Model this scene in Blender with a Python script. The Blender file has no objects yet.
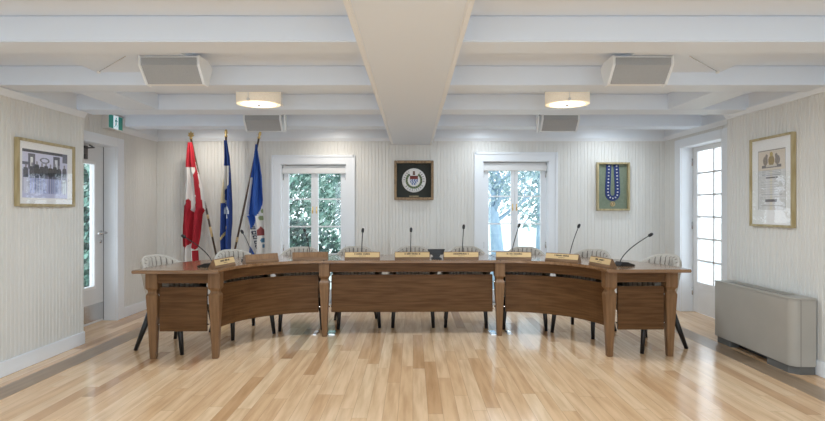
import bpy, bmesh, math, random
from mathutils import Vector, Matrix
random.seed(7)
PI = math.pi
C = bpy.context.scene.collection
R = math.radians

# ------------------------------------------------------------------ materials
def mat(name, col, rough=0.5, metal=0.0, spec=0.5, emit=None, estr=0.0):
    m = bpy.data.materials.new(name); m.use_nodes = True
    b = m.node_tree.nodes['Principled BSDF']
    b.inputs['Base Color'].default_value = (*col, 1)
    b.inputs['Roughness'].default_value = rough
    b.inputs['Metallic'].default_value = metal
    b.inputs['Specular IOR Level'].default_value = spec
    if emit:
        b.inputs['Emission Color'].default_value = (*emit, 1)
        b.inputs['Emission Strength'].default_value = estr
    return m

def noisy(name, c1, c2, scale=(1, 1, 1), nscale=5.0, rough=0.5, detail=4, bump=0.0, spec=0.5, coat=0.0, lo=0.35, hi=0.65):
    """two-tone procedural noise on object coordinates"""
    m = mat(name, c1, rough, 0, spec); nt = m.node_tree; N = nt.nodes; L = nt.links
    b = N['Principled BSDF']
    tc = N.new('ShaderNodeTexCoord'); mp = N.new('ShaderNodeMapping'); mp.inputs['Scale'].default_value = scale
    n = N.new('ShaderNodeTexNoise'); n.inputs['Scale'].default_value = nscale; n.inputs['Detail'].default_value = detail
    r = N.new('ShaderNodeValToRGB')
    r.color_ramp.elements[0].position = lo; r.color_ramp.elements[0].color = (*c1, 1)
    r.color_ramp.elements[1].position = hi; r.color_ramp.elements[1].color = (*c2, 1)
    L.new(tc.outputs['Object'], mp.inputs['Vector']); L.new(mp.outputs['Vector'], n.inputs['Vector'])
    L.new(n.outputs['Fac'], r.inputs['Fac']); L.new(r.outputs['Color'], b.inputs['Base Color'])
    if bump:
        bp = N.new('ShaderNodeBump'); bp.inputs['Strength'].default_value = bump; bp.inputs['Distance'].default_value = 0.004
        L.new(n.outputs['Fac'], bp.inputs['Height']); L.new(bp.outputs['Normal'], b.inputs['Normal'])
    if coat:
        b.inputs['Coat Weight'].default_value = coat; b.inputs['Coat Roughness'].default_value = 0.12
    return m

def attr_mat(name, rough=0.7):
    m = mat(name, (1, 1, 1), rough); nt = m.node_tree
    a = nt.nodes.new('ShaderNodeAttribute'); a.attribute_name = 'Col'
    nt.links.new(a.outputs['Color'], nt.nodes['Principled BSDF'].inputs['Base Color'])
    return m

def floor_mat():
    m = mat('maple_planks', (.6, .42, .26), 0.2); nt = m.node_tree; N = nt.nodes; L = nt.links
    b = N['Principled BSDF']
    def mth(op, a, bb=None, c=None):
        n = N.new('ShaderNodeMath'); n.operation = op
        for i, v in enumerate((a, bb, c)):
            if v is None: continue
            if isinstance(v, (int, float)): n.inputs[i].default_value = v
            else: L.new(v, n.inputs[i])
        return n.outputs[0]
    tc = N.new('ShaderNodeTexCoord'); sp = N.new('ShaderNodeSeparateXYZ'); L.new(tc.outputs['Object'], sp.inputs[0])
    xs = mth('DIVIDE', sp.outputs['X'], 0.092); xi = mth('FLOOR', xs); xf = mth('FRACT', xs)
    w1 = N.new('ShaderNodeTexWhiteNoise'); w1.noise_dimensions = '1D'; L.new(xi, w1.inputs['W'])
    ys = mth('ADD', mth('DIVIDE', sp.outputs['Y'], 1.15), mth('MULTIPLY', w1.outputs['Value'], 7.3))
    yi = mth('FLOOR', ys); yf = mth('FRACT', ys)
    cv = N.new('ShaderNodeCombineXYZ'); L.new(xi, cv.inputs[0]); L.new(yi, cv.inputs[1])
    w2 = N.new('ShaderNodeTexWhiteNoise'); w2.noise_dimensions = '3D'; L.new(cv.outputs[0], w2.inputs['Vector'])
    rp = N.new('ShaderNodeValToRGB'); e = rp.color_ramp.elements
    e[0].position = 0; e[0].color = (.46, .27, .145, 1); e[1].position = 1; e[1].color = (.82, .61, .40, 1)
    for p, c in ((.06, (.60, .375, .205)), (.16, (.71, .475, .28)), (.45, (.765, .53, .325)), (.75, (.79, .565, .36))):
        q = e.new(p); q.color = (*c, 1)
    L.new(w2.outputs['Value'], rp.inputs['Fac'])
    # grain along Y, shifted per plank
    gv = N.new('ShaderNodeCombineXYZ')
    L.new(mth('MULTIPLY', sp.outputs['X'], 26.0), gv.inputs[0])
    L.new(mth('ADD', mth('MULTIPLY', sp.outputs['Y'], 2.2), mth('MULTIPLY', w2.outputs['Value'], 31.0)), gv.inputs[1])
    L.new(mth('MULTIPLY', w2.outputs['Value'], 17.0), gv.inputs[2])
    gn = N.new('ShaderNodeTexNoise'); gn.inputs['Scale'].default_value = 1.0; gn.inputs['Detail'].default_value = 5
    L.new(gv.outputs[0], gn.inputs['Vector'])
    gr = N.new('ShaderNodeValToRGB'); gr.color_ramp.elements[0].position = .3; gr.color_ramp.elements[0].color = (.82, .76, .70, 1)
    gr.color_ramp.elements[1].position = .62; gr.color_ramp.elements[1].color = (1.04, 1.03, 1.02, 1)
    L.new(gn.outputs['Fac'], gr.inputs['Fac'])
    mx = N.new('ShaderNodeMix'); mx.data_type = 'RGBA'; mx.blend_type = 'MULTIPLY'; mx.inputs['Factor'].default_value = 1
    L.new(rp.outputs['Color'], mx.inputs['A']); L.new(gr.outputs['Color'], mx.inputs['B'])
    # plank joints
    j1 = mth('LESS_THAN', mth('MINIMUM', xf, mth('SUBTRACT', 1.0, xf)), 0.016)
    j2 = mth('LESS_THAN', mth('MINIMUM', yf, mth('SUBTRACT', 1.0, yf)), 0.0016)
    jj = mth('MAXIMUM', j1, j2)
    m2 = N.new('ShaderNodeMix'); m2.data_type = 'RGBA'; m2.inputs['B'].default_value = (.36, .22, .12, 1)
    L.new(mth('MULTIPLY', jj, 0.55), m2.inputs['Factor']); L.new(mx.outputs['Result'], m2.inputs['A'])
    L.new(m2.outputs['Result'], b.inputs['Base Color'])
    rr = mth('ADD', 0.13, mth('MULTIPLY', w2.outputs['Value'], 0.07)); L.new(rr, b.inputs['Roughness'])
    return m

def leaf_mat(name, cols):
    m = mat(name, cols[0], 0.6); nt = m.node_tree; N = nt.nodes; L = nt.links
    g = N.new('ShaderNodeNewGeometry'); r = N.new('ShaderNodeValToRGB'); e = r.color_ramp.elements
    e[0].color = (*cols[0], 1); e[1].color = (*cols[-1], 1)
    for i, c in enumerate(cols[1:-1]):
        q = e.new((i + 1) / (len(cols) - 1)); q.color = (*c, 1)
    L.new(g.outputs['Random Per Island'], r.inputs['Fac']); L.new(r.outputs['Color'], N['Principled BSDF'].inputs['Base Color'])
    return m

def glass_mat(name, tint=(1, 1, 1), refl=0.10):
    m = bpy.data.materials.new(name); m.use_nodes = True; nt = m.node_tree; N = nt.nodes; L = nt.links
    N.remove(N['Principled BSDF']); out = N['Material Output']
    t = N.new('ShaderNodeBsdfTransparent'); t.inputs[0].default_value = (*tint, 1)
    g = N.new('ShaderNodeBsdfGlossy'); g.inputs['Roughness'].default_value = 0.02
    lw = N.new('ShaderNodeLayerWeight'); lw.inputs['Blend'].default_value = .5
    pw = N.new('ShaderNodeMath'); pw.operation = 'POWER'; pw.inputs[1].default_value = 5; L.new(lw.outputs['Facing'], pw.inputs[0])
    f = N.new('ShaderNodeMath'); f.operation = 'MULTIPLY_ADD'; f.inputs[1].default_value = .9; f.inputs[2].default_value = refl * .35; L.new(pw.outputs[0], f.inputs[0])
    mx = N.new('ShaderNodeMixShader'); L.new(f.outputs[0], mx.inputs[0]); L.new(t.outputs[0], mx.inputs[1]); L.new(g.outputs[0], mx.inputs[2])
    L.new(mx.outputs[0], out.inputs['Surface'])
    return m

M = {}
M['panel'] = noisy('painted_beadboard', (.73, .72, .69), (.75, .74, .71), (1, 1, 1), 3, .45, lo=.3, hi=.7)
M['trim'] = mat('white_trim_paint', (.83, .86, .90), .35)
M['ceil'] = mat('ceiling_paint', (.75, .825, .935), .5)
M['floor'] = floor_mat()
M['inlay'] = noisy('dark_floor_inlay', (.28, .19, .12), (.36, .255, .165), (30, 2, 1), 1.0, .28)
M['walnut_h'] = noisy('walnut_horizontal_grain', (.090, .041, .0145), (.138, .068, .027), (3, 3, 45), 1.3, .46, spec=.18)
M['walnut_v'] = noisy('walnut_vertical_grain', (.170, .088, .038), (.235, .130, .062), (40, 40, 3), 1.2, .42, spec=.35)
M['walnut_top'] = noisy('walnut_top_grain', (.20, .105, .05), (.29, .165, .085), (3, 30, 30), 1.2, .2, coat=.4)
M['holder'] = noisy('nameplate_wood', (.15, .08, .038), (.22, .125, .065), (3, 40, 40), 1.2, .4)
M['gold'] = mat('brushed_gold', (.60, .43, .22), .5, .2)
M['gold_frame'] = noisy('gilt_frame', (.40, .32, .165), (.50, .42, .25), (20, 20, 3), 2, .38, .0)
M['bronze_frame'] = noisy('bronze_wood_frame', (.20, .125, .06), (.36, .235, .12), (20, 20, 6), 3, .45)
M['ink'] = mat('dark_lettering', (.03, .025, .02), .6)
M['black'] = mat('black_plastic', (.012, .012, .013), .42)
M['blackwood'] = mat('black_stained_leg', (.008, .008, .009), .4)
M['grey'] = mat('dark_grey_metal', (.10, .10, .10), .4, .6)
M['steel'] = mat('brushed_steel', (.62, .62, .62), .25, 1.0)
M['chrome'] = mat('polished_steel', (.75, .75, .76), .12, 1.0)
M['brass'] = mat('brass', (.72, .52, .22), .28, 1.0)
M['fabric'] = noisy('oatmeal_fabric', (.43, .39, .34), (.50, .455, .40), (1, 1, 1), 60, .9, bump=.1)
M['seam'] = noisy('channel_crease_shade', (.15, .13, .11), (.20, .175, .15), (1, 1, 1), 60, .95)  # crease shade between the channels, put into a darker fabric colour
M['piping'] = noisy('oatmeal_rim', (.50, .46, .41), (.55, .51, .455), (1, 1, 1), 60, .9)
M['grille'] = noisy('speaker_grille', (.34, .36, .385), (.40, .42, .445), (1, 1, 1), 300, .6)
M['spk'] = mat('white_speaker_shell', (.86, .90, .94), .35)
M['shade'] = noisy('cream_linen_shade', (.76, .70, .60), (.83, .78, .68), (40, 40, 90), 2, .85)
_b = M['shade'].node_tree.nodes['Principled BSDF']; _b.inputs['Emission Color'].default_value = (1, .88, .70, 1); _b.inputs['Emission Strength'].default_value = .16
M['diff'] = mat('lamp_diffuser', (.9, .88, .83), .5, emit=(1, .95, .86), estr=1.5)
M['lens'] = mat('downlight_lens', (.9, .9, .9), .5, emit=(1, .93, .82), estr=4)
M['mat_board'] = mat('white_mat_board', (.90, .90, .90), .8)
M['charcoal'] = mat('charcoal_felt', (.040, .045, .040), .9)
M['sage'] = noisy('sage_felt', (.175, .215, .155), (.21, .25, .185), (1, 1, 1), 40, .9)
M['ribbon'] = mat('royal_blue_ribbon', (.013, .032, .145), .6)
M['silver'] = mat('silver_link', (.78, .78, .78), .3, .5)
M['white'] = mat('white_enamel', (.80, .80, .80), .4)
M['unit'] = noisy('fan_coil_enamel', (.385, .36, .32), (.415, .39, .35), (1, 1, 1), 3, .42)
M['unit_dark'] = mat('fan_coil_plinth', (.13, .13, .125), .5)
M['door'] = mat('door_paint', (.70, .70, .70), .4)
M['wdoor'] = mat('white_door_paint', (.80, .80, .80), .35)
M['glass'] = glass_mat('window_glass')
M['pglass'] = glass_mat('picture_glass')
M['green_sign'] = mat('exit_green', (.02, .19, .16), .4, emit=(.02, .24, .2), estr=.25)
M['white_sign'] = mat('exit_white', (.75, .85, .9), .4, emit=(.75, .9, 1), estr=.5)
M['paint'] = attr_mat('flat_print', .75)
M['cloth'] = attr_mat('flag_cloth', .85)
M['pole'] = noisy('dark_flag_pole', (.05, .03, .018), (.09, .05, .03), (10, 10, 2), 4, .3)
M['fringe'] = mat('gold_fringe', (.62, .46, .16), .6)
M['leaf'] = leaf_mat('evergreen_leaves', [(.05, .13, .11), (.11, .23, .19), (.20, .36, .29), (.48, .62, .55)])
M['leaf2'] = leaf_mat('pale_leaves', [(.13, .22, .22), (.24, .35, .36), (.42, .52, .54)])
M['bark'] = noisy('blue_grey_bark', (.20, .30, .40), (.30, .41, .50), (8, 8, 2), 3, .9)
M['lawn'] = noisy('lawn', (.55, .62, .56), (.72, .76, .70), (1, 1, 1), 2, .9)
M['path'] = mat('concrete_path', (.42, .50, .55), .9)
M['shrub'] = leaf_mat('shrub_leaves', [(.03, .06, .06), (.05, .10, .09), (.09, .16, .12)])

# ------------------------------------------------------------------ mesh helpers
class MB:
    def __init__(s): s.v = []; s.f = []; s.mi = []; s.sm = []; s.cols = None
    def add(s, vs, fs, mi=0, smooth=False):
        o = len(s.v); s.v += [tuple(v) for v in vs]
        for f in fs: s.f.append([i + o for i in f]); s.mi.append(mi); s.sm.append(smooth)
        return s
    def box(s, x0, x1, y0, y1, z0, z1, mi=0):
        if x0 > x1: x0, x1 = x1, x0
        if y0 > y1: y0, y1 = y1, y0
        if z0 > z1: z0, z1 = z1, z0
        vs = [(x, y, z) for z in (z0, z1) for y in (y0, y1) for x in (x0, x1)]
        return s.add(vs, [(0, 2, 3, 1), (4, 5, 7, 6), (0, 1, 5, 4), (2, 6, 7, 3), (0, 4, 6, 2), (1, 3, 7, 5)], mi)
    def loft(s, rings, mi=0, smooth=False, cap=True, closed=True):
        n = len(rings[0]); vs = [p for r in rings for p in r]; fs = []
        for i in range(len(rings) - 1):
            for j in range(n if closed else n - 1):
                k = (j + 1) % n
                fs.append((i * n + j, i * n + k, (i + 1) * n + k, (i + 1) * n + j))
        if cap and closed:
            fs.append(tuple(range(n))[::-1]); fs.append(tuple(range((len(rings) - 1) * n, len(rings) * n)))
        return s.add(vs, fs, mi, smooth)
    def prism(s, poly, a, b, axis='z', mi=0):
        def P(p, t):
            return {'z': (p[0], p[1], t), 'y': (p[0], t, p[1]), 'x': (t, p[0], p[1])}[axis]
        return s.loft([[P(p, a) for p in poly], [P(p, b) for p in poly]], mi)
    def tube(s, pts, r, n=8, mi=0, smooth=True):
        pts = [Vector(p) for p in pts]; rs = r if isinstance(r, (list, tuple)) else [r] * len(pts)
        rings = []; up = Vector((0, 0, 1))
        t0 = (pts[1] - pts[0]).normalized()
        if abs(t0.dot(up)) > .95: up = Vector((1, 0, 0))
        a = t0.cross(up).normalized()
        for i, p in enumerate(pts):
            t = (pts[min(i + 1, len(pts) - 1)] - pts[max(i - 1, 0)]).normalized()
            a = (a - t * a.dot(t)).normalized(); b = t.cross(a)
            rings.append([p + (a * math.cos(2 * PI * k / n) + b * math.sin(2 * PI * k / n)) * rs[i] for k in range(n)])
        return s.loft(rings, mi, smooth)
    def lathe(s, prof, c=(0, 0, 0), n=24, mi=0, smooth=True, axis='z'):
        rings = []
        for r, z in prof:
            ring = []
            for k in range(n):
                a = 2 * PI * k / n; x, y = r * math.cos(a), r * math.sin(a)
                p = (x, y, z) if axis == 'z' else ((x, -z, y) if axis == 'y' else (z, x, y))
                ring.append((p[0] + c[0], p[1] + c[1], p[2] + c[2]))
            rings.append(ring)
        return s.loft(rings, mi, smooth)
    def build(s, name, mats, parent=None, loc=None, rz=0, bevel=0):
        me = bpy.data.meshes.new(name); me.from_pydata(s.v, [], s.f)
        for m in (mats if isinstance(mats, (list, tuple)) else [mats]): me.materials.append(m)
        me.polygons.foreach_set('material_index', s.mi); me.polygons.foreach_set('use_smooth', s.sm)
        bm = bmesh.new(); bm.from_mesh(me); bmesh.ops.recalc_face_normals(bm, faces=bm.faces)
        if bevel: bmesh.ops.bevel(bm, geom=[e for e in bm.edges if len(e.link_faces) == 2 and e.calc_face_angle(0) > .6], offset=bevel, segments=2, affect='EDGES', clamp_overlap=True)
        bm.to_mesh(me); bm.free(); me.update()
        o = bpy.data.objects.new(name, me); C.objects.link(o)
        if parent: o.parent = parent
        if loc: o.location = loc
        o.rotation_euler.z = rz
        return o

def thing(name, label, cat, loc=(0, 0, 0), rz=0, group=None):
    o = bpy.data.objects.new(name, None); C.objects.link(o); o.location = loc; o.rotation_euler.z = rz
    return tag(o, label, cat, group)
def tag(o, label, cat, group=None):
    o['label'] = label; o['category'] = cat
    if group: o['group'] = group
    return o
def struct(o): o['kind'] = 'structure'; return o
def dup(root, loc, rz, label, group=None, name=None):
    r = root.copy(); C.objects.link(r); r.location = loc; r.rotation_euler = (0, 0, rz); r['label'] = label
    if group: r['group'] = group
    for ch in list(root.children):
        c = ch.copy(); C.objects.link(c); c.parent = r
        for g in ch.children:
            d = g.copy(); C.objects.link(d); d.parent = c
    return r

def picture(name, w, h, nx, ny, fn, parent, origin, u, vdir=(0, 0, 1), m='paint'):
    """flat print as a colour grid; fn(a,b) with a,b in 0..1 (a along u, b up)"""
    u = Vector(u); vd = Vector(vdir); o = Vector(origin); vs = []; fs = []; cols = []
    for j in range(ny + 1):
        for i in range(nx + 1): vs.append(o + u * (w * i / nx) + vd * (h * j / ny))
    for j in range(ny):
        for i in range(nx):
            c = fn((i + .5) / nx, (j + .5) / ny)
            if c is None: continue
            fs.append((j * (nx + 1) + i, j * (nx + 1) + i + 1, (j + 1) * (nx + 1) + i + 1, (j + 1) * (nx + 1) + i)); cols.append(c)
    me = bpy.data.meshes.new(name); me.from_pydata([tuple(v) for v in vs], [], fs); me.materials.append(M[m])
    ca = me.color_attributes.new('Col', 'FLOAT_COLOR', 'CORNER'); k = 0
    for p, c in zip(me.polygons, cols):
        for _ in p.vertices: ca.data[k].color = (*c, 1); k += 1
    ob = bpy.data.objects.new(name, me); C.objects.link(ob)
    if parent: ob.parent = parent
    return ob

F = 550.0; H = 1.25
def at(px, py, Y):
    return Vector(((px - 413) * Y / F, Y, H - (py - 209) * Y / F))

# ------------------------------------------------------------------ room shell
YB = 7.16; XL = -3.06; XR = 3.05; XLR = -3.335; XRR = 3.28; YR = -3.0; ZC = 2.29
def wall(name, org, ud, nd, cells, thick=.16, groove=True, pitch=.0445):
    """wall of cells (u0,u1,z0,z1); ud along, nd into the room; V-grooved boards on the face"""
    mb = MB(); ud = Vector(ud); nd = Vector(nd); org = Vector(org)
    def P(u, d, z): return org + ud * u + nd * d + Vector((0, 0, z))
    for (u0, u1, z0, z1) in cells:
        b = -.006
        vs = [P(u, d, z) for z in (z0, z1) for d in (-thick, b) for u in (u0, u1)]
        mb.add(vs, [(0, 2, 3, 1), (4, 5, 7, 6), (0, 1, 5, 4), (0, 4, 6, 2), (1, 3, 7, 5), (2, 6, 7, 3)])
        us = [(u0, b), (u0, 0)]
        if groove:
            k = math.ceil((u0 + .006) / pitch)
            while k * pitch < u1 - .006:
                g = k * pitch; us += [(g - .0045, 0), (g - .0015, -.0045), (g + .0015, -.0045), (g + .0045, 0)]; k += 1
        us += [(u1, 0), (u1, b)]
        mb.loft([[P(u, d, z0) for u, d in us], [P(u, d, z1) for u, d in us]], closed=False, cap=False)
        mb.add([P(u0, b, z0), P(u1, b, z0), P(u1, 0, z0), P(u0, 0, z0)], [(0, 1, 2, 3)])
    return struct(mb.build(name, M['panel']))

struct(MB().box(-3.7, 3.7, YR - .2, 7.4, -.12, 0).build('floor', M['floor']))
struct(MB().box(-3.7, 3.7, YR - .2, 7.4, ZC, ZC + .12).build('ceiling', M['ceil']))
i1 = MB(); i1.box(-2.885, -2.70, YR, 6.7, 0, .0012); i1.box(2.665, 2.85, YR, 6.7, 0, .0012)
struct(i1.build('trim_floor_inlay', M['inlay']))

WL = (-1.722, -.866, .03, 1.838); WR = (.908, 1.764, .03, 1.874)
wall('wall_back', (0, YB, 0), (1, 0, 0), (0, -1, 0), [
    (-3.5, WL[0], 0, ZC), (WL[0], WL[1], 0, WL[2]), (WL[0], WL[1], WL[3], ZC),
    (WL[1], WR[0], 0, ZC), (WR[0], WR[1], 0, WR[2]), (WR[0], WR[1], WR[3], ZC), (WR[1], 3.44, 0, ZC)])
wall('wall_left', (XL, 0, 0), (0, 1, 0), (1, 0, 0), [(YR, 5.11, 0, ZC)], thick=.275)
wall('wall_right', (XR, 0, 0), (0, 1, 0), (-1, 0, 0), [(YR, 5.34, 0, ZC)], thick=.23)
DL = (5.27, 6.176, 1.948); DR = (5.82, 6.72, 2.0)
wall('wall_left_recess', (XLR, 0, 0), (0, 1, 0), (1, 0, 0), [(5.11, DL[0], 0, ZC), (DL[0], DL[1], DL[2], ZC), (DL[1], YB, 0, ZC)], thick=.2)
wall('wall_right_recess', (XRR, 0, 0), (0, 1, 0), (-1, 0, 0), [(5.34, DR[0], 0, ZC), (DR[0], DR[1], DR[2], ZC), (DR[1], YB, 0, ZC)], thick=.2)
# unseen rear wall; its two tall openings are added for the fill light
wall('wall_rear', (0, YR, 0), (1, 0, 0), (0, 1, 0), [(-3.2, -2.5, 0, ZC), (-2.5, -.6, 0, .4), (-2.5, -.6, 2.1, ZC), (-.6, .6, 0, ZC), (.6, 2.5, 0, .4), (.6, 2.5, 2.1, ZC), (2.5, 3.2, 0, ZC)], pitch=.084)
# pilaster under the main beam
pl = MB(); xs = [-.292, .273]
us = [(xs[0], YB), (xs[0], 7.10)]
k = math.ceil((xs[0] + .006) / .0445)
while k * .0445 < xs[1] - .006:
    g = k * .0445; us += [(g - .0045, 7.10), (g - .0015, 7.1045), (g + .0015, 7.1045), (g + .0045, 7.10)]; k += 1
us += [(xs[1], 7.10), (xs[1], YB)]
pl.loft([[(u, d, 0) for u, d in us], [(u, d, ZC) for u, d in us]], cap=False)
struct(pl.build('wall_pilaster', M['panel']))

# crown + fascia
def crown(name, org, ud, nd, u0, u1, zb, zm):
    ud = Vector(ud); nd = Vector(nd); org = Vector(org)
    prof = [(0, zb), (.012, zb), (.016, zb + .012), (.034, zm - .008), (.036, zm), (.016, zm + .002), (.016, ZC), (0, ZC)]
    rings = [[org + ud * u + nd * (d + .0005) + Vector((0, 0, z)) for d, z in prof] for u in (u0, u1)]
    return struct(MB().loft(rings).build(name, M['trim']))
crown('trim_crown_left', (XL, 0, 0), (0, 1, 0), (1, 0, 0), YR, 5.11, H + .845, H + .895)
crown('trim_crown_right', (XR, 0, 0), (0, 1, 0), (-1, 0, 0), YR, 5.34, H + .868, H + .915)
crown('trim_crown_left_recess', (XLR, 0, 0), (0, 1, 0), (1, 0, 0), 6.2, YB, H + .875, H + .93)
crown('trim_crown_right_recess', (XRR, 0, 0), (0, 1, 0), (-1, 0, 0), 5.34, YB, H + .885, H + .935)
crown('trim_crown_back_left', (0, YB, 0), (1, 0, 0), (0, -1, 0), XLR, xs[0], H + .882, H + .925)
crown('trim_crown_back_right', (0, YB, 0), (1, 0, 0), (0, -1, 0), xs[1], XRR, H + .882, H + .925)

# baseboards
def base(name, b): struct(MB().box(*b, 0, .115).build(name, M['trim'], bevel=.004))
base('baseboard_left', (XL, XL + .016, YR, 5.11)); base('baseboard_right', (XR - .016, XR, YR, 5.34))
base('baseboard_back_left', (XLR, WL[0] - .113, YB - .016, YB)); base('baseboard_back_middle', (WL[1] + .113, WR[0] - .113, YB - .016, YB)); base('baseboard_back_right', (WR[1] + .113, XRR, YB - .016, YB)); base('baseboard_left_recess', (XLR, XLR + .016, 6.315, YB))
base('baseboard_right_recess', (XRR - .016, XRR, 6.86, YB))

# beams
SO = H + .90
mb = MB(); mb.box(-.275, .242, YR, 7.12, H + .832, ZC)
struct(mb.build('trim_main_beam', M['ceil']))
for i, x in enumerate((-.275, .242)):
    s_ = 1 if i == 0 else -1
    struct(MB().box(x - s_ * .004, x + s_ * .026, YR, 7.12, H + .822, H + .85).build('trim_main_beam_bead', M['trim'], bevel=.006))
beams = [(2.956, 3.183), (3.99, 4.23), (4.975, 5.255), (5.964, 6.23)] + [(2.956 - 1.01 * k, 3.183 - 1.01 * k) for k in range(1, 6)]
for k, (a, b) in enumerate(beams):
    l = XL if b < 5.3 else -3.13; r = XR if b < 5.3 else 3.13
    if k == 2: r = XR; l = XL
    struct(MB().box(l, -.272, a, b, SO, ZC).build('trim_ceiling_beam', M['ceil'], bevel=.006))
    struct(MB().box(.238, r, a, b, SO, ZC).build('trim_ceiling_beam', M['ceil'], bevel=.006))
for s_ in (-1, 1):
    struct(MB().box(s_ * 2.30, s_ * 2.60, 4.23, 4.975, SO, ZC).build('trim_short_beam', M['ceil'], bevel=.005))
# flush mounting panels
for s_, dx in ((-1, 0), (1, -.07)):
    p = struct(MB().box(s_ * 1.48 + dx, s_ * 2.29 + dx, 3.183, 3.99, H + .99, ZC).build('trim_ceiling_panel', M['ceil']))
    st = MB(); st.tube([(s_ * 2.25 + dx, 3.94, H + .984), (s_ * 1.85 + dx, 3.54, H + .984)], .002, 6)
    st.build('seam_rod', M['steel'], p)
    MB().lathe([(.0, -.014), (.012, -.012), (.012, .004)], (s_ * 2.255 + dx, 3.945, H + .986), 12).build('stud', M['white'], p)

# ------------------------------------------------------------------ windows
def window(name, W, dz, sc):
    x0, x1, z0, z1 = W
    root = MB()
    d0, d1 = YB - .001, YB + .165
    root.box(x0, x0 + .012, d0, d1, z0, z1); root.box(x1 - .012, x1, d0, d1, z0, z1)
    root.box(x0, x1, d0, d1, z1 - .012, z1); root.box(x0, x1, YB - .001, d1, z0 - .03, z0)
    root = struct(root.build(name, M['trim']))
    cs = MB(); w = .10
    for (a, b, c, d) in ((x0 - w, x0 + .002, z0 - .03, z1 + w), (x1 - .002, x1 + w, z0 - .03, z1 + w), (x0 + .002, x1 - .002, z1 - .002, z1 + w)):
        cs.box(a, b, YB - .022, YB, c, d)
    # raised back band
    cs.box(x0 - w - .012, x0 - w + .012, YB - .034, YB, z0 - .03, z1 + w + .012)
    cs.box(x1 + w - .012, x1 + w + .012, YB - .034, YB, z0 - .03, z1 + w + .012)
    cs.box(x0 - w, x1 + w, YB - .034, YB, z1 + w - .012, z1 + w + .012)
    cs.build('casing', M['trim'], root)
    bl = MB(); bl.box(x0 + .014, x1 - .014, YB + .02, YB + .075, z1 - .125, z1 - .052); bl.box(x0 + .014, x1 - .014, YB + .062, YB + .075, z1 - .055, z1 - .012)
    bl.build('blind_cassette', M['white'], root, bevel=.012)
    xm = (x0 + x1) / 2; ys0, ys1 = YB + .08, YB + .115
    gt = z1 - .118; gb = z0 + .16
    zm1 = 1.38 + dz; zm2 = 1.018 + dz
    for (a, b, hs) in ((x0 + .012, xm - .001, -1), (xm + .001, x1 - .012, 1)):
        so = .075; si = .046
        ga = a + (so if hs < 0 else si); gb2 = b - (si if hs < 0 else so)
        s = MB()
        s.box(a, ga, ys0, ys1, z0, z1 - .012); s.box(gb2, b, ys0, ys1, z0, z1 - .012)
        s.box(ga, gb2, ys0, ys1, z0, gb); s.box(ga, gb2, ys0, ys1, gt, z1 - .012)
        for z in (zm1, zm2, .655 + dz): s.box(ga, gb2, ys0 + .006, ys1 - .006, z - .009, z + .009)
        so_ = s.build('sash', M['trim'], root)
        MB().box(ga, gb2, YB + .096, YB + .099, gb, gt).build('pane', M['glass'], so_)
        hx = xm + hs * .026
        h = MB(); h.box(hx - .006, hx + .006, ys0 - .005, ys0, 1.19 + dz, 1.28 + dz); h.tube([(hx, ys0 - .004, 1.235 + dz), (hx, ys0 - .03, 1.235 + dz), (hx, ys0 - .034, 1.20 + dz)], .006)
        h.build('latch', M['brass'], so_)
        for z in (.74 + dz, z1 - .17):
            e = (a + .006) if hs < 0 else (b - .006)
            MB().tube([(e, ys0 - .008, z - .04), (e, ys0 - .008, z + .04)], .008).build('hinge', M['steel'], so_)
    return root
window('window_1', WL, 0, 0); window('window_2', WR, .037, 0)

# ------------------------------------------------------------------ doors
def casing(name, X, sgn, y0, y1, zt, ex):
    """door casing on a side wall; sgn points into the room, opening y0..y1"""
    c = MB(); w = .138; t0, t1 = X, X + sgn * .02
    c.box(t0, t1, y1 - .002, y1 + w, 0, zt + w - .04); c.box(t0, t1, y0 - w, y0 + .002, 0, zt + w - .04); c.box(t0, t1, y0, y1, zt - .002, zt + w - .04)
    # jamb lining
    c.box(X - sgn * .14, X, y1 - .002, y1 + .016, 0, zt); c.box(X - sgn * .14, X, y0 - .016, y0 + .002, 0, zt); c.box(X - sgn * .14, X, y0, y1, zt - .002, zt + .016)
    return struct(c.build(name, M['trim'], bevel=.003))
casing('trim_door_casing_left', XLR, 1, DL[0], DL[1], DL[2], 0)
casing('trim_door_casing_right', XRR, -1, DR[0], DR[1], DR[2], 0)
# left: grey-white exit door with a tall narrow lite
y0, y1 = DL[0] + .004, DL[1] - .006; X0, X1 = -3.52, -3.475; zt = DL[2] - .006
la, lb, za, zb = 5.55, 5.985, .41, 1.735
d = MB(); d.box(X0, X1, y0, la, .006, zt); d.box(X0, X1, lb, y1, .006, zt); d.box(X0, X1, la, lb, .006, za); d.box(X0, X1, la, lb, zb, zt)
d = struct(d.build('door_1', M['door']))
lt = MB(); xf = X1 + .008
lt.box(X1, xf, la - .03, la, za - .03, zb + .03); lt.box(X1, xf, lb, lb + .03, za - .03, zb + .03); lt.box(X1, xf, la, lb, za - .03, za); lt.box(X1, xf, la, lb, zb, zb + .03)
lt.build('lite_frame', M['wdoor'], d); MB().box(X0 + .02, X0 + .024, la, lb, za, zb).build('pane', M['glass'], d)
MB().box(X1, X1 + .003, y0 + .02, y1 - .01, .03, .215).build('kick_plate', M['steel'], d)
hd = MB(); hd.lathe([(.026, 0), (.026, .008), (.012, .012), (.014, .06)], (X1, 6.115, .985), 16, axis='x'); hd.tube([(X1 + .06, 6.125, .985), (X1 + .062, 6.06, .985), (X1 + .056, 5.98, .985)], .012)
hd.lathe([(.02, 0), (.02, .01), (0, .012)], (X1, 6.115, .89), 16, axis='x')
hd.build('door_handle', M['steel'], d)
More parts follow.
